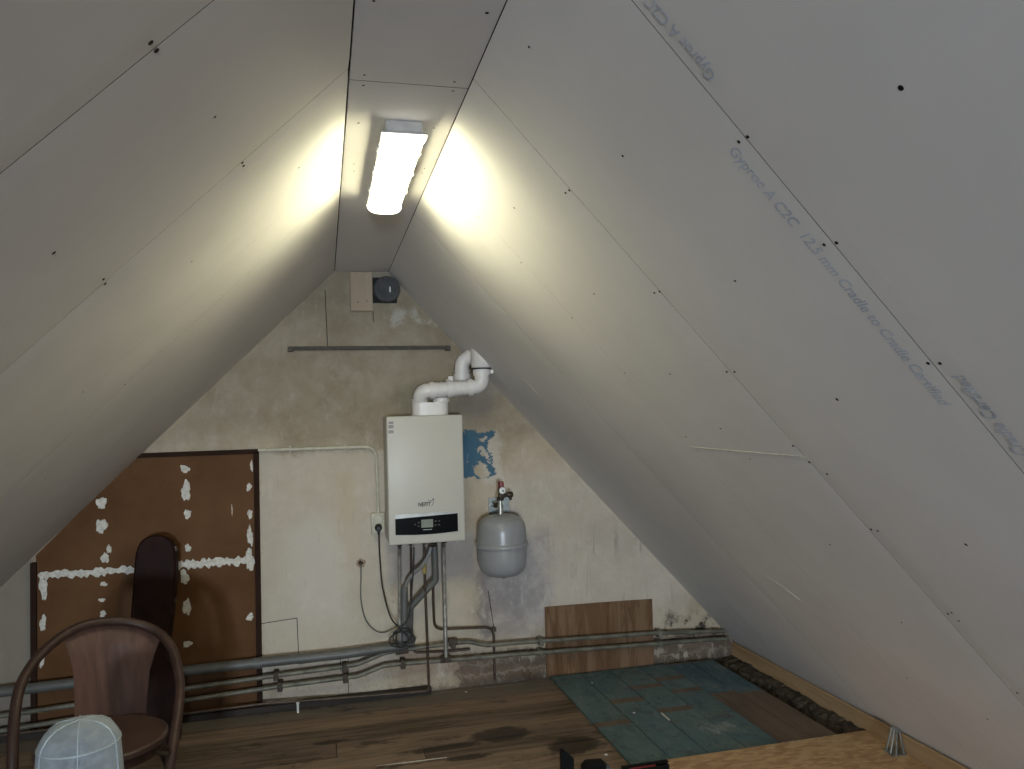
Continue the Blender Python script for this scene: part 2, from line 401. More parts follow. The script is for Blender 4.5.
# lamp diffuser: lit opal plastic
t = NT('lit_opal_diffuser'); t.b.inputs['Emission Color'].default_value = (1.0, .95, .62, 1)
t.b.inputs['Emission Strength'].default_value = LAMP_STRENGTH; M['lit'] = t.fin((.8, .8, .76), .4)
# clear plastic with a milky body
t = NT('milky_clear_plastic'); nz = t.noise(14, 4)
t.b.inputs['Transmission Weight'].default_value = .0
out = t.t.nodes['Material Output']; tr = t.t.nodes.new('ShaderNodeBsdfTransparent'); tr.inputs[0].default_value = (.86, .9, .93, 1)
ms = t.t.nodes.new('ShaderNodeMixShader'); t.fin((.62, .68, .73), .12)
tl = t.t.nodes.new('ShaderNodeBsdfTranslucent'); tl.inputs[0].default_value = (.7, .77, .82, 1)
m2 = t.t.nodes.new('ShaderNodeMixShader'); m2.inputs[0].default_value = .35
t.t.links.new(t.b.outputs[0], m2.inputs[1]); t.t.links.new(tl.outputs[0], m2.inputs[2])
lw = t.t.nodes.new('ShaderNodeLayerWeight'); lw.inputs[0].default_value = .35
fac = t.math('ADD', t.math('MULTIPLY', lw.outputs[1], .65), t.math('MULTIPLY', t.ramp(nz, .35, .75), .25), True)
fac = t.math('ADD', fac, .26, True)
t.t.links.new(fac, ms.inputs[0]); t.t.links.new(tr.outputs[0], ms.inputs[1]); t.t.links.new(m2.outputs[0], ms.inputs[2])
t.t.links.new(ms.outputs[0], out.inputs[0]); M['clear'] = t.mat
M['rim'] = pm('milky_plastic_rib', (.40, .45, .49), .35)
# window pane
t = NT('window_pane'); tr = t.t.nodes.new('ShaderNodeBsdfTransparent'); gl = t.t.nodes.new('ShaderNodeBsdfGlossy'); gl.inputs[1].default_value = .02
ms = t.t.nodes.new('ShaderNodeMixShader'); ms.inputs[0].default_value = .06
t.t.links.new(tr.outputs[0], ms.inputs[1]); t.t.links.new(gl.outputs[0], ms.inputs[2]); t.t.links.new(ms.outputs[0], t.t.nodes['Material Output'].inputs[0]); M['pane'] = t.mat

# ================================================================ SETTING
REAR = -6.4
def zR(x): return RT0.z + (x-RT0.x)*RD.z/RD.x
def zL(x): return LT0.z + (x-LT0.x)*LD.z/LD.x
# gable wall (closed polygon following the roof)
prof = [(-2.55, -.1), (2.7, -.1), (2.7, zR(2.7)+.06), (.39, 2.46), (.06, 2.46), (-2.55, zL(-2.55)+.06)]
prof = [(-2.62, -.1), (2.70, -.1), (.43, 2.45), (.02, 2.45)]
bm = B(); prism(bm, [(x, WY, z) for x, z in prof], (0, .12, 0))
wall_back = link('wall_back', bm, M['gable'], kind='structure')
# joints of the wall lining
def joint(p, q, r=.0022):
    bm = B(); tube(bm, [PY(*p, WY), PY(*q, WY)], r, 6); return link('panel_joint', bm, M['cavity'], wall_back)
for p, q in [((325, 290), (327.5, 346)), ((259, 624), (297, 618)), ((297, 618), (299, 664)), ((299, 664), (340, 658)), ((340, 658), (341, 672)),
             ((348, 650), (348.5, 694)), ((348, 651), (386, 646)), ((373, 312), (373.5, 322)), ((488, 590), (494, 629))]: joint(p, q)
bm = B(); prism(bm, [(x, REAR, z) for x, z in [(-2.62, -.1), (2.70, -.1), (.43, 2.45), (.02, 2.45)]], (0, -.1, 0))
# opening for the window behind the photographer: built as four pieces round it
bm.free(); bm = B()
wx0, wx1, wz0, wz1 = -.98, -.32, .70, 1.36
xl = lambda z: LT0.x + (z-LT0.z)*LD.x/LD.z - .03
xr = lambda z: RT0.x + (z-RT0.z)*RD.x/RD.z + .03
for poly in ([(-2.5, -.05), (2.6, -.05), (xr(wz0), wz0), (xl(wz0), wz0)], [(xl(wz0), wz0), (wx0, wz0), (wx0, wz1), (xl(wz1), wz1)],
             [(wx1, wz0), (xr(wz0), wz0), (max(wx1, xr(wz1)), wz1), (wx1, wz1)], [(xl(wz1), wz1), (max(wx1, xr(wz1)), wz1), (.39, 2.42), (.06, 2.42)]):
    prism(bm, [(x, REAR, z) for x, z in poly], (0, -.1, 0))
wall_front = link('wall_front', bm, pm('front_plaster', (.46, .44, .40), .85), kind='structure')
bm = B()
for a, b_ in (((wx0, wz0), (wx1, wz0+.04)), ((wx0, wz1-.04), (wx1, wz1)), ((wx0, wz0), (wx0+.04, wz1)), ((wx1-.04, wz0), (wx1, wz1)), (((wx0+wx1)/2-.02, wz0), ((wx0+wx1)/2+.02, wz1))):
    box(bm, (a[0], REAR-.07, a[1]), (b_[0], REAR-.02, b_[1]), .003)
win = link('window_1', bm, M['white'], kind='structure')
bm = B(); box(bm, (wx0+.03, REAR-.05, wz0+.03), (wx1-.03, REAR-.045, wz1-.03)); link('window_pane', bm, M['pane'], win)

# sloping plasterboard linings
def slope(name, T0, D, Nn, L, seams):
    bm = B()
    ys = [REAR] + [s[0] for s in seams] + [WY]
    gaps = [(0, 0)] + [(s[1], s[2]) for s in seams] + [(0, 0)]
    for i in range(len(ys)-1):
        g0, t0 = gaps[i]; g1, t1 = gaps[i+1]
        a, b_ = ys[i]+g0/2, ys[i+1]-g1/2
        cs = [(a, -t0), (a+.055, 0), (b_-.055, 0), (b_, -t1), (b_, -.0125), (a, -.0125)]
        s0 = .0025
        prism(bm, [T0+D*s0+Vector((0, y, 0))+Nn*o for y, o in cs], D*(L-s0))
        bm.faces.ensure_lookup_table()
        for q in (-1, -3): bm.faces[q].material_index = 1
    # dark cavity and roof boards behind
    cs = [(REAR-.1, -.016), (WY+.1, -.016), (WY+.1, -.075), (REAR-.1, -.075)]
    prism(bm, [T0-D*.05+Vector((0, y, 0))+Nn*o for y, o in cs], D*(L+.1), 1)
    return link(name, bm, [M['board'], M['cavity']], kind='structure')
wall_right = slope('wall_right', RT0, RD, RN, 3.17, [(-5.5, .001, .001), (-4.2, .001, .001), (-2.9, .001, .001), (-1.5, .001, .001), (-.85, .001, .001), (-.17, .001, .001), (.50, .001, .001), (1.168, .0016, .0008), (1.838, .0014, .0016), (2.50, .0006, .0005), (3.115, .0010, .0012), (3.825, .0008, .0010)])
wall_left = slope('wall_left', LT0, LD, LN, 3.36, [(-5.5, .001, .001), (-4.2, .001, .001), (-2.9, .001, .001), (-1.5, .001, .001), (-.85, .001, .001), (-.17, .001, .001), (.50, .001, .001), (1.177, .0020, .0012), (1.838, .0012, .0022), (2.50, .0005, .0004), (2.812, .0009, .0010), (3.6, .0006, .0008)])
bm = B()
for y0, y1 in ((REAR, 1.896), (1.899, WY)):
    box(bm, (.0775, y0, 2.385), (.3745, y1, 2.3975))
bm.normal_update()
for f in bm.faces:
    if abs(f.normal.y) > .9: f.material_index = 1
box(bm, (.0, REAR-.1, 2.402), (.45, WY+.1, 2.46), mi=1)
ceiling = link('ceiling', bm, [M['board'], M['cavity']], kind='structure')
# filled joint and crack on the right slope
def blob_on(p_list, name, o_par, mat, lift, thick=.0012):
    bm = B(); prism(bm, [p+lift*.0002 for p in p_list], lift*thick); return link(name, bm, mat, o_par)
def streak(px, side, wpx, name, mat, par):
    pts = [PS(*p, side) for p in px]; n = RN if side == 'R' else LN
    top, bot = [], []
    for i, p in enumerate(pts):
        d = (pts[min(i+1, len(pts)-1)]-pts[max(i-1, 0)]).normalized(); s = n.cross(d)
        wd = wpx*(.5+.5*random.random())*(.35 if i in (0, len(pts)-1) else 1)
        top.append(p+s*wd); bot.append(p-s*wd)
    return blob_on(top+bot[::-1], name, par, mat, n)
streak([(690+i*(119/12), 447+i*(10.5/12)+random.uniform(-.3, .3)) for i in range(13)], 'R', .0028, 'filler_line', M['filler'], wall_right)
for px in ([(503, 312), (508, 316), (513, 323)], [(768, 577), (785, 588), (800, 600)], [(522, 378), (530, 385), (538, 394)], [(690, 635), (740, 672), (798, 674)][:2]):
    streak(px, 'R', .003, 'filler_streak', pm('thin_filler_smear', (.60, .59, .57), .9), wall_right)

# screw heads
def disc_mesh(r):
    bm = B(); lathe(bm, [(0, .0006), (r*.75, .0006), (r, 0), (r, -.001)], (0, 0, 0), 10)
    me = bpy.data.meshes.new('screw'); bm.to_mesh(me); bm.free(); me.materials.append(M['screw']); return me
SC = {k: disc_mesh(k) for k in (.0032, .0043, .0055)}
def screw(p, n, r, par):
    o = bpy.data.objects.new('screw', SC[r]); o.scale = (.82, .82, 1); C.objects.link(o); o.parent = par
    o.location = p; o.rotation_euler = n.to_track_quat('Z', 'Y').to_euler()
for x, y, r in [(900.8, 88, .0055), (738.6, 142, .0043), (747.4, 137, .0043), (823.9, 245, .0043), (836.3, 243, .0043), (735, 281, .0043), (927.9, 363.5, .0043), (939.8, 363.5, .0043),
                (654.3, 293, .0043), (659.5, 291.7, .0043), (622.6, 156, .0043), (726.6, 372, .0043), (734.4, 372, .0043), (670, 374, .0043), (625, 373, .0032), (837, 399.5, .0055),
                (720.4, 428.6, .0043), (686, 436.8, .0043), (698, 451, .0032), (750, 459, .0032), (793, 446, .0043), (809, 462.5, .0043), (827, 474, .0043), (871, 529.6, .0043), (877.6, 531, .0043),
                (829.7, 544.6, .0043), (966, 544.7, .0055), (948, 614, .0043), (951.6, 612.8, .0043), (958.7, 621, .0043), (901.5, 622.5, .0043), (907, 678, .0043), (1017, 693, .0043),
                (514.3, 208, .0043), (565.4, 193, .0043), (569, 190.5, .0043), (594, 294, .0043), (521, 262.7, .0032), (572, 317.7, .0032), (477.6, 217, .0032), (529, 47, .0043), (987.6, 719, .0043), (934, 748, .0032)]:
    screw(PS(x, y, 'R'), RN, r, wall_right)
for x, y, r in [(151, 43, .0055), (157, 51, .0055), (215, 117, .0043), (242.5, 163, .0043), (243.8, 166, .0043), (53.8, 253, .0055), (103.7, 279.5, .0043), (105.3, 284, .0043), (191.8, 261.6, .0032), (299, 167.6, .0043), (125, 384.6, .0032), (45, 479, .0032), (83, 392, .0032)]:
    screw(PS(x, y, 'L'), LN, r, wall_left)
for x, y, r in [(373.8, 1, .0043), (487, 13, .0055), (364.4, 75, .0043), (454.5, 82, .0043), (363.3, 85.4, .0043), (453, 91, .0043), (358.6, 123, .0043), (434, 128, .0043), (354, 164, .0032), (354, 171, .0032), (424.5, 168.4, .0032), (422, 173, .0032)]:
    screw(PZ(x, y, 2.385), Vector((0, 0, -1)), r, ceiling)
# printing on the board edges
yv = Vector((0, 1, 0))
def board_text(body, start, d, upv, length):
    cu_n = frame(d, upv, RN, Vector())
    o = text_mesh('board_print', body, 1.0, Matrix.Identity(4), M['print'], wall_right, shear=.0, bold=.012, extrude=0)
    wd = max(v.co.x for v in o.data.vertices); s = length/wd
    o.data.transform(frame(d, upv, RN, start+RN*.0006) @ Matrix.Diagonal((s, s*1.35, 1, 1)))
    return o
pa, pb = PS(730, 149, 'R'), PS(962, 404, 'R')
s0, s1 = (pa-RT0).dot(RD), (pb-RT0).dot(RD)
board_text('Gyproc A C2C  12,5 mm Cradle to Cradle Certified', RT0+RD*s0+yv*1.228, RD, -yv, s1-s0)
L_ = s1-s0
pc = PS(708, 83, 'R'); sc0 = (pc-RT0).dot(RD)
board_text('Gyproc A C2C', RT0+RD*sc0+yv*1.122, -RD, yv, L_*.265)
pe = PS(950, 376, 'R'); se = (pe-RT0).dot(RD)
board_text('12,5 mm Cradle to Cradle Certified', RT0+RD*(se+L_*.70)+yv*1.122, -RD, yv, L_*.70)

# floor: boards running along the gable, dark void at the right edge
bm = B(); y = REAR; k = 0
while y < 4.4:
    wd = random.uniform(.145, .185); y1 = min(y+wd, WY)
    cuts = [-2.5] + sorted(random.uniform(-2.0, 2.0) for _ in range(random.choice((0, 1, 1)))) + [2.31]
    for a, b_ in zip(cuts, cuts[1:]):
        box(bm, (a+.0015, y+.0032, -.025), (b_-.0015, y1-.0032, random.uniform(-.0015, .0)), .0015, 0, 1)
    y = y1
box(bm, (-2.55, REAR-.1, -.10), (2.75, WY+.1, -.06), mi=1)
floor = link('floor', bm, [M['floor'], M['cavity']], kind='structure')
bm = B()
a, b_ = PZ(376, 766, 0), PZ(447, 757.5, 0); n_ = Vector((-(b_-a).y, (b_-a).x, 0)).normalized()
prism(bm, [a, a.lerp(b_, .4)-n_*.006, b_-n_*.002, b_+n_*.003, a.lerp(b_, .5)+n_*.004], (0, 0, .0008)); link('paint_streak', bm, M['filler'], floor)
# sole plate and crumbling ledge at the foot of the right slope
bm = B(); prism(bm, [(2.452, REAR, -.055), (2.452, REAR, .085), (2.462, REAR, .092), (2.60, REAR, -.055)], (0, WY-REAR, 0))
link('trim_1', bm, M['sole'], kind='structure')
bm = B(); n = 44; rows = []
for i in range(n+1):
    yy = 3.17 + (WY-3.17)*i/n
    j = lambda s: random.uniform(-s, s)
    xi = 2.375 + j(.014) - (.03 if yy > 4.0 else 0)
    rows.append([bm.verts.new(v) for v in ((xi, yy, -.06), (xi+.008+j(.006), yy, .002+j(.007)), (2.40+j(.01), yy, .008+j(.007)), (2.452, yy, .014+j(.007)), (2.452, yy, -.06))])
for r0, r1 in zip(rows, rows[1:]):
    for q in range(4): bm.faces.new((r0[q], r0[q+1], r1[q+1], r1[q]))
link('trim_2', bm, M['crust'], kind='structure')
bm = B(); box(bm, (-2.1, 4.345, 0), (.56, WY, .036), .004); link('baseboard_back', bm, M['skirt'], kind='structure')

# ================================================================ THINGS
# --- strip lamp
lx0, lx1, ly0, ly1 = .172, .300, 2.135, 2.88
lamp = thing('strip_lamp', ((lx0+lx1)/2, (ly0+ly1)/2, 2.385), 'lit white strip lamp with opal cover on the ceiling ridge', 'lamp')
bm = B(); box(bm, (lx0+.012, ly0, 2.352), (lx1-.012, ly1, 2.385), .004); box(bm, (lx0, ly0, 2.347), (lx1, ly1, 2.353), .002); link('base_tray', bm, M['lamp_body'], lamp)
def hood(y0, y1, hw, zt, zb, n=18):
    bm = B(); cx = (lx0+lx1)/2; pts = []
    for i in range(n+1):
        a = math.pi*i/n
        pts.append((cx+hw*math.copysign(abs(math.cos(a))**.7, math.cos(a)), y0, zt-(zt-zb)*abs(math.sin(a))**.8))
    prism(bm, pts, (0, y1-y0, 0)); return bm
hw_ = (lx1-lx0)/2
link('diffuser', hood(ly0+.012, ly1-.012, hw_-.006, 2.3465, 2.320), M['lit'], lamp, True)
t = NT('glowing_end_plastic'); t.b.inputs['Emission Color'].default_value = (1.0, .95, .80, 1); t.b.inputs['Emission Strength'].default_value = 2.0; M['glow'] = t.fin((.6, .6, .57), .4)
for y0, y1 in ((ly0, ly0+.012), (ly1-.012, ly1)): link('end_cap', hood(y0, y1, hw_, 2.3468, 2.313), M['glow'], lamp, True)
for yy in (2.3, 2.5, 2.7):
    for xx in (lx0-.004, lx1-.002):
        bm = B(); box(bm, (xx, yy-.012, 2.343), (xx+.006, yy+.012, 2.366), .0015); link('clip', bm, M['lamp_body'], lamp)

# --- timber block and round vent at the apex
bm = B(); box(bm, (.160, 4.372, 2.158), (.282, WY, 2.380), .003)
blk = solo('timber_block', bm, M['pine'], 'pale timber block fixed to the gable wall under the ridge', 'timber')
for x, y in ((358, 302), (367, 301)):
    p = PY(x, y, 4.371); bm = B(); lathe(bm, [(0, .001), (.0035, .001), (.0035, 0)], p, 8, 'Y'); link('screw', bm, M['screw'], blk)
vc = PY(387, 289, 4.33)
vent = thing('round_vent', (vc.x, 4.38, vc.z-.08), 'dark grey round vent cap beside the timber block at the apex', 'vent')
bm = B(); box(bm, (vc.x-.075, 4.385, vc.z-.07), (vc.x+.06, WY, vc.z+.075), .002); link('back_plate', bm, M['cavity'], vent)
bm = B(); lathe(bm, [(.074, -.05), (.074, 0), (.070, .006), (.050, .010), (.045, .006), (0, .006)], vc, 36, 'Y'); link('cap', bm, M['vent'], vent, True)
bm = B(); box(bm, (vc.x+.012, vc.y-.011, vc.z-.018), (vc.x+.020, vc.y-.005, vc.z+.012), .001); link('sticker', bm, M['dial'], vent)

# --- rail across the gable
a, b_ = PY(288, 348.8, 4.375), PY(450, 346.6, 4.375)
rail = thing('wall_rail', ((a.x+b_.x)/2, 4.375, a.z-.012), 'slim brown metal rail fixed across the upper gable wall', 'rail')
bm = B(); box(bm, (a.x, 4.368, (a.z+b_.z)/2-.012), (b_.x, 4.386, (a.z+b_.z)/2+.009), .003)
box(bm, (a.x+.02, 4.362, (a.z+b_.z)/2-.004), (b_.x-.02, 4.369, (a.z+b_.z)/2+.003), .001); link('bar', bm, M['rail'], rail)
for x in (a.x+.012, b_.x-.012):
    bm = B(); box(bm, (x-.014, 4.362, a.z-.016), (x+.014, WY, a.z+.010), .003); link('end_bracket', bm, M['rail'], rail)

# --- brown hardboard panel with filler
panel = thing('hardboard_panel', (-.9, 4.39, .04), 'brown hardboard panel with white filler marks, fixed on the left of the gable', 'panel')
py0 = 4.388
bm = B(); prism(bm, [(x, py0, z) for x, z in ((-1.43, .04), (-.36, .04), (-.36, 1.387), (-.955, 1.387), (-1.43, .905))], (0, WY-py0, 0)); link('board', bm, M['hard'], panel)
def strip(x0, x1, z0, z1):
    bm = B(); box(bm, (x0, 4.372, z0), (x1, WY, z1), .003); link('edge_strip', bm, M['framew'], panel)
strip(-.372, -.345, .04, 1.39); strip(-1.452, -1.424, .04, .87); strip(-.955, -.345, 1.378, 1.402)
def filler(cx, cy, rx, ry, n=26, rough=.35):
    c = PY(cx, cy, py0); sx = (PY(cx+1, cy, py0)-c).length; out = []
    ph = [random.uniform(0, 6.28) for _ in range(5)]
    for i in range(n):
        a = 2*math.pi*i/n
        k = 1+rough*(.45*math.sin(2*a+ph[0])+.35*math.sin(3*a+ph[1])+.3*math.sin(5*a+ph[2])+.25*math.sin(9*a+ph[3]))
        k = max(.35, k)
        out.append((c.x+math.cos(a)*rx*sx*k, py0-.0002, c.z+math.sin(a)*ry*sx*k))
    bm = B(); prism(bm, out, (0, -.0018, 0)); link('filler_patch', bm, M['filler'], panel)
for f in [(185, 469, 4.6, 4), (186, 491, 5, 9.5), (187.5, 514, 4, 4.2), (188, 548, 3.4, 3.6), (184.5, 577, 4, 8), (187, 607, 3.6, 9.5), (187.5, 644, 4, 3.6),
          (101.5, 503, 4.6, 7), (101.5, 526, 5, 8.5), (105, 558, 3.6, 6), (103.7, 584, 3.2, 2.6), (102, 600, 3, 2.2), (103, 614, 3.2, 3.6),
          (43.5, 588, 3.8, 13), (43, 623, 3, 9), (42, 661, 2.2, 7), (249, 487, 2.6, 4), (250, 514, 2.8, 4.2), (250, 536, 2.8, 10), (250, 617, 3.6, 3.6), (251.5, 466, 1.5, 5), (250, 560, 4.2, 11), (109, 549, 2.2, 5), (232, 510, .5, 6)]:
    filler(*f)
def ragged(x0, y0, x1, y1, hw):
    n = 34; top, bot = [], []
    for i in range(n+1):
        s = i/n; c = PY(x0+(x1-x0)*s, y0+(y1-y0)*s, py0); k = .35 if i in (0, n) else 1
        top.append((c.x, py0-.0002, c.z+.0056*hw*k*random.uniform(.35, 1.15))); bot.append((c.x, py0-.0002, c.z-.0056*hw*k*random.uniform(.35, 1.25)))
    bm = B(); prism(bm, top+bot[::-1], (0, -.0016, 0)); link('filler_seam', bm, M['filler'], panel)
ragged(38, 575.5, 136, 569.5, 4); ragged(175, 565.5, 252, 559.5, 4.6)

# --- instrument case leaning against the panel
def on_case(x, y, push=0):                   # front face leans back towards the wall
    d = ray(x, y); n = Vector((0, -1, .245)).normalized(); p0 = Vector((0, 4.02, 0))
    return EYE + d*((p0-EYE).dot(n)/d.dot(n)) - n*push
outl = [(132, 595), (134, 566), (136, 551), (141, 541), (149, 536), (158, 534.5), (167, 537), (173, 544), (175.5, 556), (175, 580), (171.5, 615), (167.5, 645), (168, 655), (173, 664), (177.5, 678), (178, 696),
        (175, 703), (176, 715), (179, 728), (176, 744), (166, 752), (140, 755), (112, 753), (102, 743), (100, 728), (105, 712), (107, 702), (104, 690), (105, 672), (112, 660), (124, 652), (128, 640)]
bot = min(on_case(x, y, .09).z for x, y in outl)
csm = [on_case(x, y) for x, y in outl]
dz = -min(min(p.z for p in csm), bot)
poly = spline(csm, 3, True)
case = thing('instrument_case', (-.85, 4.1, 0), 'dark brown instrument case leaning against the hardboard panel behind the chair', 'instrument case')
nrm = Vector((0, -1, .245)).normalized()
def inset(pts, k):
    c = sum(pts, Vector())/len(pts); out = []
    for i, p in enumerate(pts):
        d = (pts[(i+1) % len(pts)]-pts[i-1]).normalized(); s = d.cross(nrm)
        s = s if s.dot(p-c) > 0 or True else -s
        out.append(p - s*k)
    return out
# orientation test for the inset
def area(pts): return sum(pts[i].x*pts[(i+1) % len(pts)].z-pts[(i+1) % len(pts)].x*pts[i].z for i in range(len(pts)))
inn = inset(poly, .010)
if abs(area(inn)) > abs(area(poly)): inn = inset(poly, -.010)
def shell(levels):
    bm = B(); rings = [[bm.verts.new(p-nrm*dp) for p in pts] for pts, dp in levels]; n = len(rings[0])
    for a, b_ in zip(rings, rings[1:]):
        for i in range(n): bm.faces.new((a[i], a[(i+1) % n], b_[(i+1) % n], b_[i]))
    bm.faces.new(rings[0]); bm.faces.new(rings[-1]); return bm
link('lid', shell([(inn, 0), (poly, .010), (poly, .044)]), M['case'], case, True)
link('tray', shell([(poly, .047), (poly, .082), (inn, .09)]), M['case'], case, True)
for x, y in ((174.5, 548), (173.5, 600)):
    p = on_case(x, y, .03); bm = B(); box(bm, p-Vector((.006, .012, .014)), p+Vector((.007, .012, .014)), .002); link('latch', bm, M['darkbrass'], case)

# --- electrical: conduit, socket, cables, outlet hole
cy_ = 4.381
cpts = [PY(258, 450.3, cy_), PY(352, 447.2, cy_), PY(376, 446.5, cy_), PY(378.5, 514, cy_)]
cond = thing('cable_conduit', cpts[1], 'thin cream conduit running from the hardboard panel to the socket', 'conduit')
bm = B(); tube(bm, rounded([cpts[0], cpts[2], cpts[3]], .07, 8), .0095, 10); link('tube', bm, M['cream'], cond, True)
for p, vert in ((PY(345, 447.4, cy_), 0), (PY(290, 449.2, cy_), 0), (PY(377.3, 465.5, cy_), 1), (PY(378, 505, cy_), 1)):
    bm = B(); s = Vector((.018, .008, .005)) if vert else Vector((.005, .008, .018)); box(bm, p-s+Vector((0, .006, 0)), p+s+Vector((0, .006, 0)), .002); link('clip', bm, M['cream'], cond)
sk = PY(378, 523.5, 4.36)
sock = thing('wall_socket', (sk.x, 4.39, sk.z-.055), 'cream wall socket left of the white boiler', 'socket')
bm = B(); box(bm, (sk.x-.037, 4.36, sk.z-.058), (sk.x+.037, WY, sk.z+.058), .006, 0, 3); link('housing', bm, M['cream'], sock, True)
bm = B(); lathe(bm, [(.026, 0), (.029, .004), (.026, .005), (.023, -.001), (0, -.001)], (sk.x, 4.359, sk.z+.022), 24, 'Y'); link('socket_face', bm, M['cream'], sock, True)
plug = PY(378.5, 528, 4.32)
pc_ = thing('boiler_power_cable', (plug.x, 4.32, .25), 'black plugged-in power cable hanging from the socket with coiled slack on the pipe', 'cable')
bm = B(); lathe(bm, [(.019, -.045), (.020, -.01), (.017, .008), (.010, .014), (0, .014)], (plug.x, 4.315, plug.z), 18, 'Y'); tube(bm, [(plug.x, 4.312, plug.z-.005), (plug.x, 4.312, plug.z-.035)], [.010, .006], 12)
link('plug', bm, M['cable'], pc_, True)
coil = PY(402, 638, 4.27); path = [(plug.x, 4.312, plug.z-.03)] + [PY(x, y, Y) for x, y, Y in ((380, 560, 4.31), (383, 590, 4.30), (391, 618, 4.28))]
for k in range(26):
    a = math.pi/2 + 2*math.pi*k/8; R_ = .048+.012*math.sin(k*1.3)
    path.append(coil+Vector((R_*math.cos(a)*1.05+.012*math.sin(k*.5), .008*math.sin(k*.9)-.004, R_*.85*math.sin(a))))
path += [PY(x, y, Y) for x, y, Y in ((406, 622, 4.26), (410.5, 605, 4.255), (413, 575, 4.25), (414, 556, 4.24), (414, 547, 4.24))]
bm = B(); tube(bm, spline(path, 6), .0042, 8); link('flex', bm, M['cable'], pc_, True)
oh = PY(361, 563, WY)
oc = thing('wall_cable', (oh.x, WY, .35), 'thin grey cable looping from a broken hole in the wall', 'cable')
bm = B(); lathe(bm, [(.027, -.004), (.024, .002), (.016, .003), (.013, -.002)], (oh.x, WY, oh.z), 14, 'Y')
for v in bm.verts: v.co += Vector((random.uniform(-.004, .004), 0, random.uniform(-.006, .006)))
lathe(bm, [(.016, -.003), (.016, .001), (0, .001)], (oh.x, WY, oh.z), 10, 'Y', 1); link('hole_collar', bm, [pm('broken_plaster_edge', (.34, .25, .18), .9, var=.5, sc_=80), pm('dark_wall_hole', (.05, .025, .018), .9)], oc, True)
bm = B(); tube(bm, spline([PY(*p, Y) for p, Y in (((361, 564), 4.395), ((361, 575), 4.38), ((361, 600), 4.385), ((366, 620), 4.385), ((376, 631), 4.38), ((386, 632), 4.37), ((396, 626), 4.36), ((401, 620), 4.35), ((407, 600), 4.35))], 6), .0035, 8); link('flex', bm, M['gcable'], oc, True)

# --- boiler
bx0, bx1, bz0, bz1, by = .3215, .731, .878, 1.558, 4.10
boiler = thing('gas_boiler', ((bx0+bx1)/2, 4.25, bz0), 'white wall-hung gas boiler with black control strip', 'boiler')
bm = B(); box(bm, (bx0+.004, by+.022, bz0+.004), (bx1-.004, WY-.012, bz1-.002), .006); link('casing', bm, M['white'], boiler, True)
bm = B(); box(bm, (bx0, by, bz0), (bx1, by+.024, bz1), .009, 0, 4); link('front_cover', bm, M['white'], boiler, True)
def F(x, y): p = PY(x, y, by); return p
c0, c1, c2, c3 = F(395, 514.5), F(457.5, 511.5), F(457.5, 531.5), F(395.5, 536)
zt, zb = (c0.z+c1.z)/2, (c2.z+c3.z)/2; xa, xb = c0.x, c1.x
bm = B(); n = 16; pts = [(xa, by, zt-.022), (xb, by, zt-.010)] + [(xb+(xa-xb)*i/n, by, zb+.004-.007*math.sin(math.pi*i/n)) for i in range(n+1)]
prism(bm, pts, (0, -.004, 0)); cp = link('control_panel', bm, M['black'], boiler)
bm = B(); prism(bm, [(xa, by, zt), (xb, by, zt), (xb, by, zt-.010), (xa, by, zt-.022)], (0, -.005, 0)); link('trim_strip', bm, M['silver'], boiler)
d0, d1 = F(421, 519.7), F(433, 527); bm = B(); box(bm, (d0.x, by-.0055, d1.z), (d1.x, by-.004, d0.z), .0006); link('display', bm, M['lcd'], cp)
for x, y in ((418.5, 522.5), (418.5, 526), (415, 524.5), (435.5, 521), (439, 520.8), (435.5, 525), (439, 524.6)):
    p = F(x, y); bm = B(); box(bm, (p.x-.005, by-.0055, p.z-.004), (p.x+.005, by-.004, p.z+.004), .001); link('button', bm, M['vent'], cp)
bm = B(); p = F(427, 529.5); box(bm, (p.x-.022, by-.0048, p.z-.0015), (p.x+.026, by-.004, p.z+.0015)); link('panel_marking', bm, M['silver'], cp)
p, q = F(418, 506.5), F(431, 506)
tx = text_mesh('brand_lettering', 'NEFIT', .040, Matrix.Identity(4), M['logo'], boiler, shear=.12, bold=.0013, extrude=.0004)
off = ROOT[tx.name]; tx.data.transform(Matrix.Translation(off))
wd = max(v.co.x for v in tx.data.vertices); s = (q.x-p.x)/wd
tx.data.transform(frame(Vector((1, 0, 0)), Vector((0, 0, 1)), Vector((0, -1, 0)), Vector((p.x, by-.0006, p.z))) @ Matrix.Diagonal((s, s*1.15, 1, 1))); tx.data.transform(Matrix.Translation(-off))
bm = B(); r = [F(*k)+Vector((0, -.001, 0)) for k in ((428, 500), (431, 501), (433.6, 498.2))]; tube(bm, spline(r, 5), .0017, 6)
r = [F(*k)+Vector((0, -.001, 0)) for k in ((433.6, 498), (433.2, 503), (431.8, 506))]; tube(bm, spline(r, 5), .0013, 6); link('logo_mark', bm, M['logo'], boiler)
for z0, z1 in ((421.5, 424), (425, 428.5), (430, 433.5)):
    a, b_ = F(388.5, z1), F(393.5, z0); bm = B(); box(bm, (a.x, by-.0008, a.z), (b_.x, by, b_.z)); link('sticker', bm, M['sticker'], boiler)
for x, r_, mt in ((399.5, .016, 'darkbrass'), (410.5, .012, 'darkbrass'), (424.5, .014, 'darkbrass'), (434.5, .02, 'seal'), (444, .016, 'darkbrass')):
    p = PY(x, 547, 4.25); bm = B(); lathe(bm, [(r_, 0), (r_, -.028), (r_*.8, -.034), (0, -.034)], (p.x, 4.25, bz0+.006), 8); link('pipe_union', bm, M[mt], boiler)

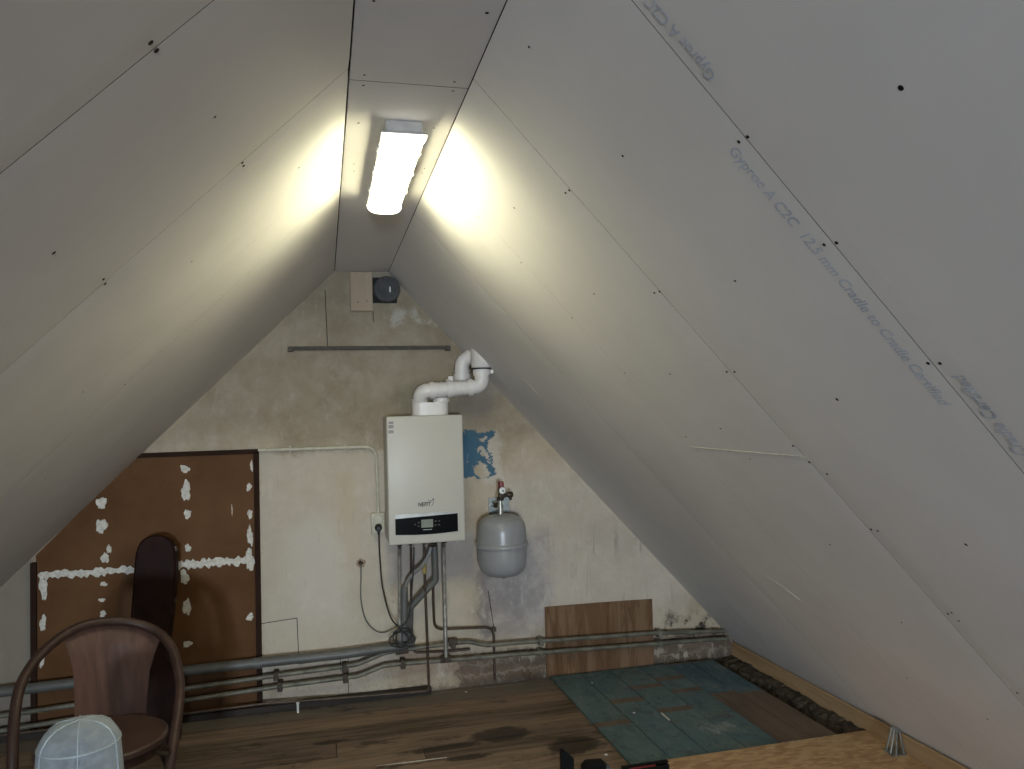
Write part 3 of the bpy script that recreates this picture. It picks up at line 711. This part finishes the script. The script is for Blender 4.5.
# --- twin flue on top of the boiler
fy = 4.20
ad = PY(430, 409, fy); r8 = .040
flue = thing('twin_flue', (ad.x, fy, bz1), 'white twin plastic flue rising from the boiler through the right slope', 'flue pipe')
al, ar = PY(412, 409, fy).x, PY(448, 409, fy).x
za0 = bz1-.002; za1 = PY(430, 402.5, fy).z
bm = B(); n = 12; rr = .052; cxs = (al+rr, ar-rr); pts = []
for i in range(n+1): a = math.pi/2+math.pi*i/n; pts.append((cxs[0]+rr*math.cos(a), fy+rr*math.sin(a), za0))
for i in range(n+1): a = -math.pi/2+math.pi*i/n; pts.append((cxs[1]+rr*math.cos(a), fy+rr*math.sin(a), za0))
prism(bm, pts, (0, 0, za1-za0)); lathe(bm, [(.010, 0), (.010, .006), (0, .006)], (PY(423, 410, fy-.052).x, fy-.052, PY(423, 410, fy-.052).z), 12, 'Y')
link('adaptor', bm, M['flue'], flue, True)
def pipe(pts, r, R, name='pipe'):
    bm = B(); tube(bm, rounded(pts, R, 8), r, 20); link(name, bm, M['flue'], flue, True)
def collar(a, d, L, r):
    bm = B(); d = Vector(d).normalized(); tube(bm, [Vector(a)-d*L/2, Vector(a)+d*L/2], r, 20); link('collar', bm, M['flue'], flue, True)
f1 = 4.155
pA = Vector((PY(420, 403, fy).x, fy, za1-.005)); zh = PY(447, 389.5, f1).z; pv = PY(481.5, 372, f1)
h0 = Vector((pA.x, f1, PY(425, 391, f1).z)); h1 = Vector((pv.x, f1, PY(480, 386.5, f1).z))
pipe([pA, h0, h1, Vector((pv.x, f1, pv.z+.01))], r8, .065, 'flue_run')
dh = h1-h0
for s in (.18, .46, .80): collar(h0+dh*s, dh, .026, r8+.008)
for s in (.26, .33, .56, .63, .70): collar(h0+dh*s, dh, .006, r8+.0035)
collar((pA.x, fy, za1+.012), (0, 0, 1), .02, r8+.005); collar((PY(441, 403, fy).x, fy, za1+.012), (0, 0, 1), .02, r8+.005)
collar((pv.x, f1, pv.z-.002), (0, 0, 1), .034, r8+.008)
zs = zR(pv.x)
bm = B(); tube(bm, [(pv.x, f1, pv.z+.018), (pv.x, f1, pv.z+.03), (pv.x, f1, zs+.08)], [r8+.008, r8+.016, r8+.016], 24); link('slope_sleeve', bm, M['flue'], flue, True)
bm = B(); tube(bm, [(pv.x, f1, pv.z+.014), (pv.x, f1, pv.z+.022)], r8+.018, 24); link('seal_ring', bm, M['seal'], flue, True)
bm = B(); box(bm, (pv.x+r8+.004, f1-.03, pv.z-.012), (pv.x+r8+.022, f1+.0, pv.z+.012), .003); link('clamp_lug', bm, M['flue'], flue)
f2 = 4.27
pB = Vector((PY(441, 403, fy).x, fy, za1-.005)); qx = PY(462, 380, f2); zt2 = PY(462, 362, f2).z
pipe([pB, Vector((pB.x, f2-.01, PY(441, 391, f2).z)), Vector((qx.x, f2, PY(462, 389, f2).z)), Vector((qx.x, f2, zt2)), Vector((qx.x+.16, f2, zt2+.10))], r8, .05, 'air_run')
collar((qx.x, f2, PY(462, 377, f2).z), (0, 0, 1), .035, r8+.008)
collar((qx.x, f2, PY(462, 371, f2).z), (0, 0, 1), .008, r8+.006)
bm = B(); p = PY(451, 379, 4.2); box(bm, (p.x-.018, 4.19, p.z-.014), (p.x+.012, 4.215, p.z+.016), .004); box(bm, (p.x-.03, 4.195, p.z-.014), (p.x-.018, 4.21, p.z-.002), .002); link('clamp_lug', bm, M['flue'], flue)

# --- pipework below the boiler
def run(pts, Y): return [PY(x, y, Y) for x, y in pts]
def pipe_thing(name, pts, r, mat, label, R=.05, n=12, part='tube'):
    pts = [Vector(p) for p in pts]; c = sum(pts, Vector())/len(pts); c.z = min(p.z for p in pts)
    t_ = thing(name, c, label, 'pipe'); bm = B(); tube(bm, rounded(pts, R, 7), r, n); link(part, bm, M[mat], t_, True); return t_
def clip(par, p, vert=False, h=.05, mat='rust'):
    bm = B(); p = Vector(p)
    if vert: box(bm, (p.x-.02, p.y-.012, p.z-.008), (p.x+.02, WY, p.z+.008), .003)
    else: box(bm, (p.x-.013, p.y-.017, p.z-h*.5), (p.x+.013, WY, p.z+h*.5), .004)
    link('pipe_clip', bm, M[mat], par)
# horizontal heating pipes
yh = 4.345
up_pts = [Vector((-1.95, yh, .118))] + run([(0, 716), (182, 689), (272, 676), (340, 667), (358, 664), (384, 653), (398, 650.5), (446, 644), (468, 641.6), (487, 645.3), (521, 642.3), (560, 639.7), (652, 633.2), (725, 631)], yh)
uh = pipe_thing('heating_pipe', up_pts, .0125, 'dullsteel', 'upper of two long grey steel heating pipes along the foot of the gable', .12)
lo_pts = [Vector((-1.95, yh, .060))] + run([(0, 731), (182, 701), (281, 686), (358, 676), (384, 665.5), (397, 664), (443, 660.5), (520, 654), (560, 651), (657, 643.5), (727, 638.5)], yh)
lh = pipe_thing('heating_pipe', lo_pts, .0125, 'dullsteel', 'lower of two long grey steel heating pipes along the foot of the gable', .12)
for x, y in ((276, 675), (344.5, 667), (453, 643), (541, 641), (660, 633)): p = PY(x, y, yh); clip(uh, (p.x, yh, p.z-.005), False, .045, 'rust' if x < 500 else 'dullsteel')
for x, y in ((280, 686.5), (345.5, 678), (403, 664), (541, 652.7), (660, 643.4)): p = PY(x, y, yh); clip(lh, (p.x, yh, p.z), False, .05 if x < 500 else .035, 'rust' if x < 500 else 'dullsteel')
bm = B(); p = PY(401, 651, yh); tube(bm, [p+Vector((-.03, 0, 0)), p+Vector((.04, 0, .003))], .019, 12); link('coupling', bm, M['rust'], uh, True)
bm = B(); p = PY(452, 642, yh); tube(bm, [p+Vector((-.02, 0, 0)), p+Vector((.03, 0, .001))], .019, 12); link('coupling', bm, M['rust'], uh, True)
# plastic drain
yd = 4.335
dr = thing('drain_pipe', PY(300, 664, yd), 'thick grey plastic drain pipe from under the boiler to the left along the wall', 'pipe')
bm = B(); tube(bm, rounded([Vector((-1.9, yd, .245))] + run([(0, 692), (74, 683), (256, 663), (340, 654.5), (408, 645)], yd) + run([(409, 607)], yd), .05, 6), .026, 16); link('main_run', bm, M['pvc'], dr, True)
bm = B(); tube(bm, rounded(run([(404.5, 640), (404, 587)], 4.30), .05), .021, 16); link('standpipe', bm, M['pvc'], dr, True)
bm = B(); tube(bm, rounded([PY(434.5, 546, 4.26), PY(435.5, 580, 4.27), PY(408, 610, 4.31), PY(407, 632, 4.32)], .02, 5), .019, 16); link('branch', bm, M['pvc'], dr, True)
for x, y in ((258, 663), (410, 640)):
    p = PY(x, y, yd); d = (PY(x+20, y-(2.3 if x < 300 else 60), yd)-p).normalized(); bm = B(); tube(bm, [p-d*.02, p+d*.02], .031, 16); link('coupling', bm, M['pvc'], dr, True)
bm = B(); tube(bm, spline([PY(431, 547, 4.22), PY(428, 556, 4.22), PY(422, 566, 4.235), PY(414, 573, 4.26), PY(407, 582, 4.285), PY(404.5, 592, 4.30)], 6), .0105, 12)
solo('condensate_hose', bm, M['pvclight'], 'light grey flexible hose curving from the boiler into the standpipe', 'hose')
# steel drops
a = PY(399.5, 548, 4.25); b_ = PY(400.5, 648, 4.325)
fl = pipe_thing('flow_pipe', [a, Vector((a.x, 4.27, .80)), Vector((b_.x, 4.325, .45)), b_], .0105, 'steel', 'bright steel pipe dropping from the left end of the boiler underside', .1)
a = PY(444, 546, 4.25); b_ = PY(446, 657, 4.305)
rp = pipe_thing('return_pipe', [a, Vector((a.x, 4.27, .80)), Vector((b_.x, 4.305, .50)), b_], .0115, 'steel', 'bright steel pipe dropping from the right end of the boiler underside', .1)
p = PY(446, 658.5, 4.32); bm = B(); box(bm, p-Vector((.016, .02, .016)), p+Vector((.016, .022, .016)), .006); tube(bm, [p+Vector((-.03, .02, -.012)), p+Vector((.03, .02, -.012))], .018, 12); link('tee', bm, M['rust'], rp, True)
# copper pipes
yc = 4.285
g = [PY(424.5, 548, 4.25), PY(425, 580, 4.265), PY(429, 688.5, 4.325)]
g += [PY(426, 691, 4.33), PY(340, 698, 4.335), PY(265, 703.5, 4.335), PY(183, 714, 4.335), Vector((-1.7, 4.335, .046))]
gp = pipe_thing('gas_pipe', g, .0075, 'copper', 'brown copper pipe with brass fitting from the boiler down to the floor', .012)
p = PY(424.5, 569, 4.262); bm = B(); lathe(bm, [(.010, -.026), (.012, -.022), (.0125, .008), (.011, .012), (.013, .014), (.013, .028), (.009, .032)], p, 8); link('brass_fitting', bm, M['brass'], gp)
cp2 = [PY(433, 548, 4.28), PY(433.3, 600, 4.31), PY(434.5, 629.5, 4.36), PY(493.5, 627, 4.375), PY(495, 680, 4.375)]
c2_ = pipe_thing('supply_pipe', cp2, .0075, 'copper', 'brown copper pipe bending right under the boiler to a drop below the vessel', .06)
p = PY(494, 629, 4.375); bm = B(); box(bm, p-Vector((.012, .012, .014)), p+Vector((.012, .012, .010)), .004); link('elbow', bm, M['copper'], c2_)
c3_ = pipe_thing('filling_pipe', [PY(411, 548, 4.27), PY(411.5, 640, 4.375), PY(414, 652.5, 4.378), PY(447, 651.5, 4.378), PY(470, 649, 4.378)], .007, 'copper', 'dark copper pipe behind the grey drain standpipe', .03)

# --- expansion vessel
vx, vy = .962, 4.235
ves = thing('expansion_vessel', (vx, vy, .645), 'grey round expansion vessel mounted on the wall right of the boiler', 'vessel')
bm = B(); lathe(bm, [(0, .642), (.05, .645), (.095, .657), (.122, .680), (.134, .712), (.138, .76), (.139, .815), (.139, .822)], (vx, vy, 0), 48); link('lower_shell', bm, M['vessel'], ves, True)
bm = B(); lathe(bm, [(.140, .822), (.139, .86), (.137, .905), (.131, .940), (.115, .966), (.085, .982), (.045, .990), (.018, .993), (0, .993)], (vx, vy, 0), 48); link('upper_shell', bm, M['vessel'], ves, True)
bm = B(); lathe(bm, [(.138, .808), (.147, .810), (.150, .818), (.150, .828), (.147, .835), (.138, .837)], (vx, vy, 0), 48); link('rim_band', bm, M['vessel'], ves, True)
bm = B(); lathe(bm, [(.008, .632), (.008, .646)], (vx+.005, vy, 0), 10); link('drain_nipple', bm, M['seal'], ves)
bm = B(); lathe(bm, [(.014, .99), (.014, 1.03), (.017, 1.031), (.017, 1.045), (.012, 1.047), (.012, 1.075)], (vx-.004, vy, 0), 14); link('neck', bm, M['steel'], ves, True)
bm = B(); a, b_ = PY(489, 514, 4.392), PY(504, 497, 4.392); box(bm, (a.x, 4.388, a.z), (b_.x+.03, WY, b_.z), .002); box(bm, (vx-.03, 4.235, 1.022), (vx+.02, 4.39, 1.027)); link('wall_bracket', bm, M['galv'], ves)
bm = B(); lathe(bm, [(.018, 1.068), (.020, 1.072), (.020, 1.082), (.015, 1.086), (.015, 1.104)], (vx-.002, vy, 0), 10); box(bm, (vx-.012, vy-.014, 1.083), (vx+.03, vy+.014, 1.108), .005)
tube(bm, [(vx+.02, vy, 1.097), (vx+.048, vy, 1.099)], .010, 10); lathe(bm, [(.016, .04), (.018, .046), (.018, .062), (.014, .07)], (vx, vy, 1.098), 12, 'X'); tube(bm, [(vx+.056, vy, 1.1), (vx+.056, vy, 1.068)], .009, 10)
tube(bm, [(vx, vy, 1.10), (vx, vy, 1.13)], .010, 10); tube(bm, [(vx-.03, vy+.03, 1.04), (vx-.004, vy+.01, 1.045)], .013, 10); link('safety_valve', bm, M['darkbrass'], ves, True)
gz = PY(502.2, 490.5, vy-.03)
bm = B(); lathe(bm, [(.019, -.022), (.0205, -.002), (.0205, .003), (.018, .004)], (gz.x, vy-.03, gz.z), 24, 'Y'); gauge = link('gauge', bm, M['blackm'], ves, True)
bm = B(); lathe(bm, [(.0185, 0), (.0185, .005), (0, .005)], (gz.x, vy-.031, gz.z), 24, 'Y'); link('dial', bm, M['dial'], gauge)
bm = B(); box(bm, (gz.x-.002, vy-.0385, gz.z-.003), (gz.x+.007, vy-.0365, gz.z+.003)); tube(bm, [(gz.x, vy-.0375, gz.z), (gz.x+.009, vy-.0375, gz.z-.010)], .0014, 6); link('needle', bm, M['seal'], gauge)
bm = B(); a = PY(501, 484.5, vy); lathe(bm, [(.016, -.022), (.017, -.018), (.0165, .014), (.014, .017), (0, .017)], a, 12); link('red_cap', bm, M['red'], ves)

# --- brown board behind the heating pipes
bm = B(); prism(bm, [(1.240, 4.378, .014), (1.918, 4.378, .014), (1.925, 4.389, .402), (1.60, 4.389, .409), (1.245, 4.389, .412)], (0, .008, 0))
solo('leaning_board', bm, M['leanboard'], 'water-marked brown board standing behind the heating pipes against the wall', 'board', smooth=False)

# --- blue painted plank panel on the floor
bp = thing('painted_plank_panel', (1.75, 3.75, 0), 'blue painted plank section laid across the floorboards by the right slope', 'floor panel')
XE = [1.265, 1.452, 1.635, 1.822, 2.0, 2.152, 2.300]
bare = {0: [(3.60, 3.66)], 1: [(3.86, 3.92)], 2: [(3.67, 3.73), (4.02, 4.08)], 3: [(3.90, 3.955), (4.10, 4.16)], 4: [(3.19, 3.84)], 5: [(3.19, 3.80)]}
for i, (xa_, xb_) in enumerate(zip(XE, XE[1:])):
    y0, y1 = 3.185, 4.368 if i < 4 else 4.34
    cuts = sorted({y0, y1, *[v for r in bare[i] for v in r]})
    bm = B()
    for a, b_ in zip(cuts, cuts[1:]):
        isb = any(abs(a-r[0]) < 1e-6 for r in bare[i]); h = .0128 if isb else .0135
        sk_ = lambda y: -.012*(y-3.75)
        prism(bm, [(xa_+.003+sk_(a), a, h), (xb_-.003+sk_(a), a, h), (xb_-.003+sk_(b_), b_, h), (xa_+.003+sk_(b_), b_, h)], (0, 0, -h+.0005), 1 if isb else 0)
    link('plank', bm, [M['blue'], M['bare']], bp)
# --- strand board in the foreground
bm = B(); box(bm, (1.40, .9, .0012), (2.449, 3.172, .020), .001)
solo('strand_board_sheet', bm, M['osb'], 'tan strand board sheet on the floor in front of the blue planks', 'board', smooth=False)
# --- steel bracket by the slope
br = thing('steel_bracket', (2.44, 3.02, .02), 'small galvanised steel angle bracket on the strand board sheet by the right slope', 'bracket')
bm = B(); bxp = [PZ(x, y, .0205) for x, y in ((883, 749.5), (892, 757), (907, 755.5), (899, 745))]
prism(bm, bxp, (0, 0, .004)); link('foot_plate', bm, M['galv'], br)
for (x0, y0), (x1, y1) in (((886.5, 750), (891.5, 727.5)), ((890.5, 753.5), (894.5, 727.5)), ((896.5, 755.5), (896.5, 729)), ((904, 754), (899, 731))):
    bm = B(); tube(bm, [PZ(x0, y0, .022), PY(x1, y1, 2.955)], .0042, 8); link('strut', bm, M['galv'], br, True)
bm = B(); tube(bm, [PY(891, 727, 2.955), PY(899.5, 730.5, 2.955)], .006, 8); link('top_bar', bm, M['galv'], br, True)

# --- bentwood armchair
ch = thing('bentwood_armchair', (-.78, 3.02, 0), 'dark bentwood armchair with a curved plywood back, in the left corner', 'chair')
hoop = [PY(x, y, Y) for x, y, Y in ((12.5, 769, 2.84), (14, 722, 2.90), (22, 682, 2.99), (45, 650, 3.10), (78, 627.5, 3.20), (114, 621, 3.26), (149, 627.5, 3.28), (170.5, 646, 3.23), (179.5, 680, 3.13), (178, 712, 3.03), (169.5, 769, 2.90))]
hl, hr = hoop[0], hoop[-1]
hp_ = [hl+Vector((.005, -.01, -.10))] + hoop + [hr+Vector((-.006, -.008, -.08))]
bm = B(); tube(bm, spline(hp_, 8), .0175, 14); link('back_hoop', bm, M['chair'], ch, True)
sz = .455; scn = Vector((-.775, 3.015, 0)); sr = .212
bm = B(); lathe(bm, [(0, sz-.004), (sr*.75, sz-.004), (sr*.9, sz-.002), (sr-.008, sz), (sr, sz-.006), (sr, sz-.02), (sr-.006, sz-.026), (0, sz-.02)], scn, 48); link('seat', bm, M['seat'], ch, True)
bm = B(); lathe(bm, [(sr-.03, sz-.026), (sr-.008, sz-.026), (sr-.010, sz-.055), (sr-.03, sz-.055)], scn, 48); link('seat_ring', bm, M['chair'], ch, True)
for e, f in ((hl, Vector((-1.01, 2.80, 0))), (hr, Vector((-.555, 2.83, 0))), (Vector((-.93, 3.15, sz-.03)), Vector((-.99, 3.30, 0))), (Vector((-.62, 3.16, sz-.03)), Vector((-.55, 3.32, 0)))):
    bm = B(); t0 = e.copy(); t0.z = min(e.z-.05, sz-.03); tube(bm, [t0, t0.lerp(f, .5), f], [.0175, .016, .012], 12); link('leg', bm, M['chair'], ch, True)
bm = B(); rg = [Vector((scn.x+.20*math.cos(2*math.pi*k/24), scn.y+.02+.20*math.sin(2*math.pi*k/24), .20)) for k in range(24)]; tube(bm, rg+[rg[0]], .009, 8, cap=False); link('leg_ring', bm, M['chair'], ch, True)
for e in (hl, hr):
    p = e.copy(); p.z = sz-.04; q = scn+(p-scn)*.82; q.z = sz-.04; bm = B(); tube(bm, [p, q], .008, 8); link('bolt', bm, M['darkbrass'], ch)
# splat, bowed backwards
left = [PY(x, y, Y) for x, y, Y in ((64, 637, 3.205), (66, 646, 3.18), (70, 658, 3.175), (73, 672, 3.17), (74.5, 695, 3.165), (74.5, 719, 3.16))]
right = [PY(x, y, Y) for x, y, Y in ((161.5, 634.5, 3.30), (158, 644, 3.275), (154, 655, 3.25), (149.5, 671, 3.24), (147, 695, 3.23), (145.5, 719, 3.22))]
n = 14; bm = B(); fr, bk = [], []
for a, b_ in zip(left, right):
    rowf, rowb = [], []
    for i in range(n+1):
        s = i/n; p = a.lerp(b_, s); bow = math.sin(math.pi*s)
        p += Vector((0, .035*bow, 0))
        if a is left[0]: p.z += .048*bow*(1-.12*s)
        elif a is left[1]: p.z += .045*bow
        elif a is left[2]: p.z += .02*bow
        rowf.append(bm.verts.new(p)); rowb.append(bm.verts.new(p+Vector((0, .008, 0))))
    fr.append(rowf); bk.append(rowb)
for G in (fr, bk):
    for r0, r1 in zip(G, G[1:]):
        for i in range(n): bm.faces.new((r0[i], r0[i+1], r1[i+1], r1[i]))
for k in (0, -1):
    for i in range(n): bm.faces.new((fr[k][i], fr[k][i+1], bk[k][i+1], bk[k][i]))
    for r in range(len(fr)-1): bm.faces.new((fr[r][k], fr[r+1][k], bk[r+1][k], bk[r][k]))
link('back_splat', bm, M['splat'], ch, True)

# --- clear plastic dome in front of the chair
dc = PY(79.5, 769, 2.45); dx, dy = dc.x, 2.45
dome = thing('clear_plastic_cover', (dx, dy, 0), 'milky clear plastic cover with moulded ribs, upright in front of the chair', 'plastic cover')
pr = [(.140, .0), (.139, .05), (.120, .45), (.110, .60), (.1055, .648), (.101, .668), (.087, .690), (.064, .706), (.036, .714), (0, .717)]
bm = B(); lathe(bm, pr, (dx, dy, 0), 40)
for f in [f for f in bm.faces if len(f.verts) > 6]: bm.faces.remove(f)
link('shell', bm, M['clear'], dome, True)
for k in range(6):
    a = 2*math.pi*(k+.22)/6-math.pi/2
    bm = B(); tube(bm, [(dx+(r+.0015)*math.cos(a), dy+(r+.0015)*math.sin(a), z) for r, z in pr[1:]], .0019, 6); link('rib', bm, M['rim'], dome, True)
bm = B(); rg = [(dx+.1055*math.cos(2*math.pi*k/40), dy+.1055*math.sin(2*math.pi*k/40), .653) for k in range(41)]; tube(bm, rg, .0024, 6, cap=False); link('rim_ring', bm, M['rim'], dome, True)

# --- black things at the bottom edge
Yb = 3.0
a, b_ = PY(561, 750.5, Yb), PY(573, 757.5, Yb)
bm = B(); prism(bm, [(a.x, Yb, 0), (b_.x, Yb-.012, 0), (b_.x, Yb-.012, b_.z), (a.x+.012, Yb, a.z), (a.x, Yb, a.z-.004)], (0, .022, 0))
solo('black_flap', bm, M['blackm'], 'thin black upright plate with a slanted top, leftmost of three black items on the floor', 'plate', smooth=False)
a, b_, c = PY(580.5, 762, Yb+.03), PY(601, 757.3, Yb+.03), PY(606, 760.5, Yb+.03)
kb = thing('black_block', (b_.x, Yb, 0), 'black wedge-topped block between the upright black plate and the flat black box', 'block')
bm = B(); prism(bm, [(a.x, Yb-.03, 0), (b_.x, Yb-.03, 0), (b_.x, Yb-.03, b_.z-.004), (a.x+.02, Yb-.03, a.z+.008), (a.x, Yb-.03, a.z-.01)], (0, .06, 0)); link('body', bm, M['blackm'], kb)
bm = B(); prism(bm, [(b_.x, Yb-.026, 0), (c.x, Yb-.02, 0), (c.x, Yb-.02, c.z-.006), (b_.x, Yb-.026, b_.z-.006)], (0, .05, 0)); link('side_strip', bm, M['vent'], kb)
a, b_ = PY(620.5, 763.5, Yb+.03), PY(666.5, 761, Yb+.03); zt = (a.z+b_.z)/2
tb = thing('black_tool_box', ((a.x+b_.x)/2, Yb+.015, 0), 'flat black box with a dark red line, rightmost of three black items on the floor', 'box')
bm = B(); box(bm, (a.x, Yb, 0.001), (b_.x, Yb+.032, zt-.010), .003); link('body', bm, M['blackm'], tb)
bm = B(); box(bm, (a.x, Yb+.008, zt-.005), (b_.x, Yb+.03, zt), .002); link('lid', bm, M['blackm'], tb)
bm = B(); box(bm, (a.x+.03, Yb+.004, zt-.011), (b_.x-.06, Yb+.028, zt-.0045)); link('red_seam', bm, M['red'], tb)

# --- bits lying about
a, b_ = PZ(661.5, 713.5, .016), PZ(669.5, 720.5, .016)
bm = B(); tube(bm, [a+Vector((0, 0, .002)), b_+Vector((0, 0, .002))], .0042, 6); solo('white_stick', bm, M['filler'], 'short white stick lying on the blue planks', 'stick')
a = PZ(298, 712, 0.0)
bm = B(); lathe(bm, [(.006, .0), (.006, .045), (.009, .047), (.009, .055), (0, .056)], (a.x, 4.30, 0), 10); solo('white_peg', bm, M['dial'], 'small white peg standing on the floor against the dark batten', 'peg')
for x, y, z, lab in ((634, 713, .0137, 'white plaster chip on the blue planks left of the white stick'), (606, 755, 0, 'white plaster chip on the floorboards behind the black block'),
                     (568, 694, 0, 'white plaster chip on the floorboards left of the blue planks'), (466, 692, 0, 'white plaster chip on the floorboards under the vessel'), (592, 683, .0137, 'white plaster chip at the far left corner of the blue planks')):
    p = PZ(x, y, z); bm = B(); r = bmesh.ops.create_icosphere(bm, subdivisions=1, radius=.008)
    for v in bm.verts: v.co = Vector((v.co.x*random.uniform(.7, 1.6), v.co.y*random.uniform(.7, 1.4), max(0, v.co.z*random.uniform(.4, .9)))) + p
    solo('plaster_chip', bm, M['filler'], lab, 'debris', 'plaster chips on the floor', smooth=False)
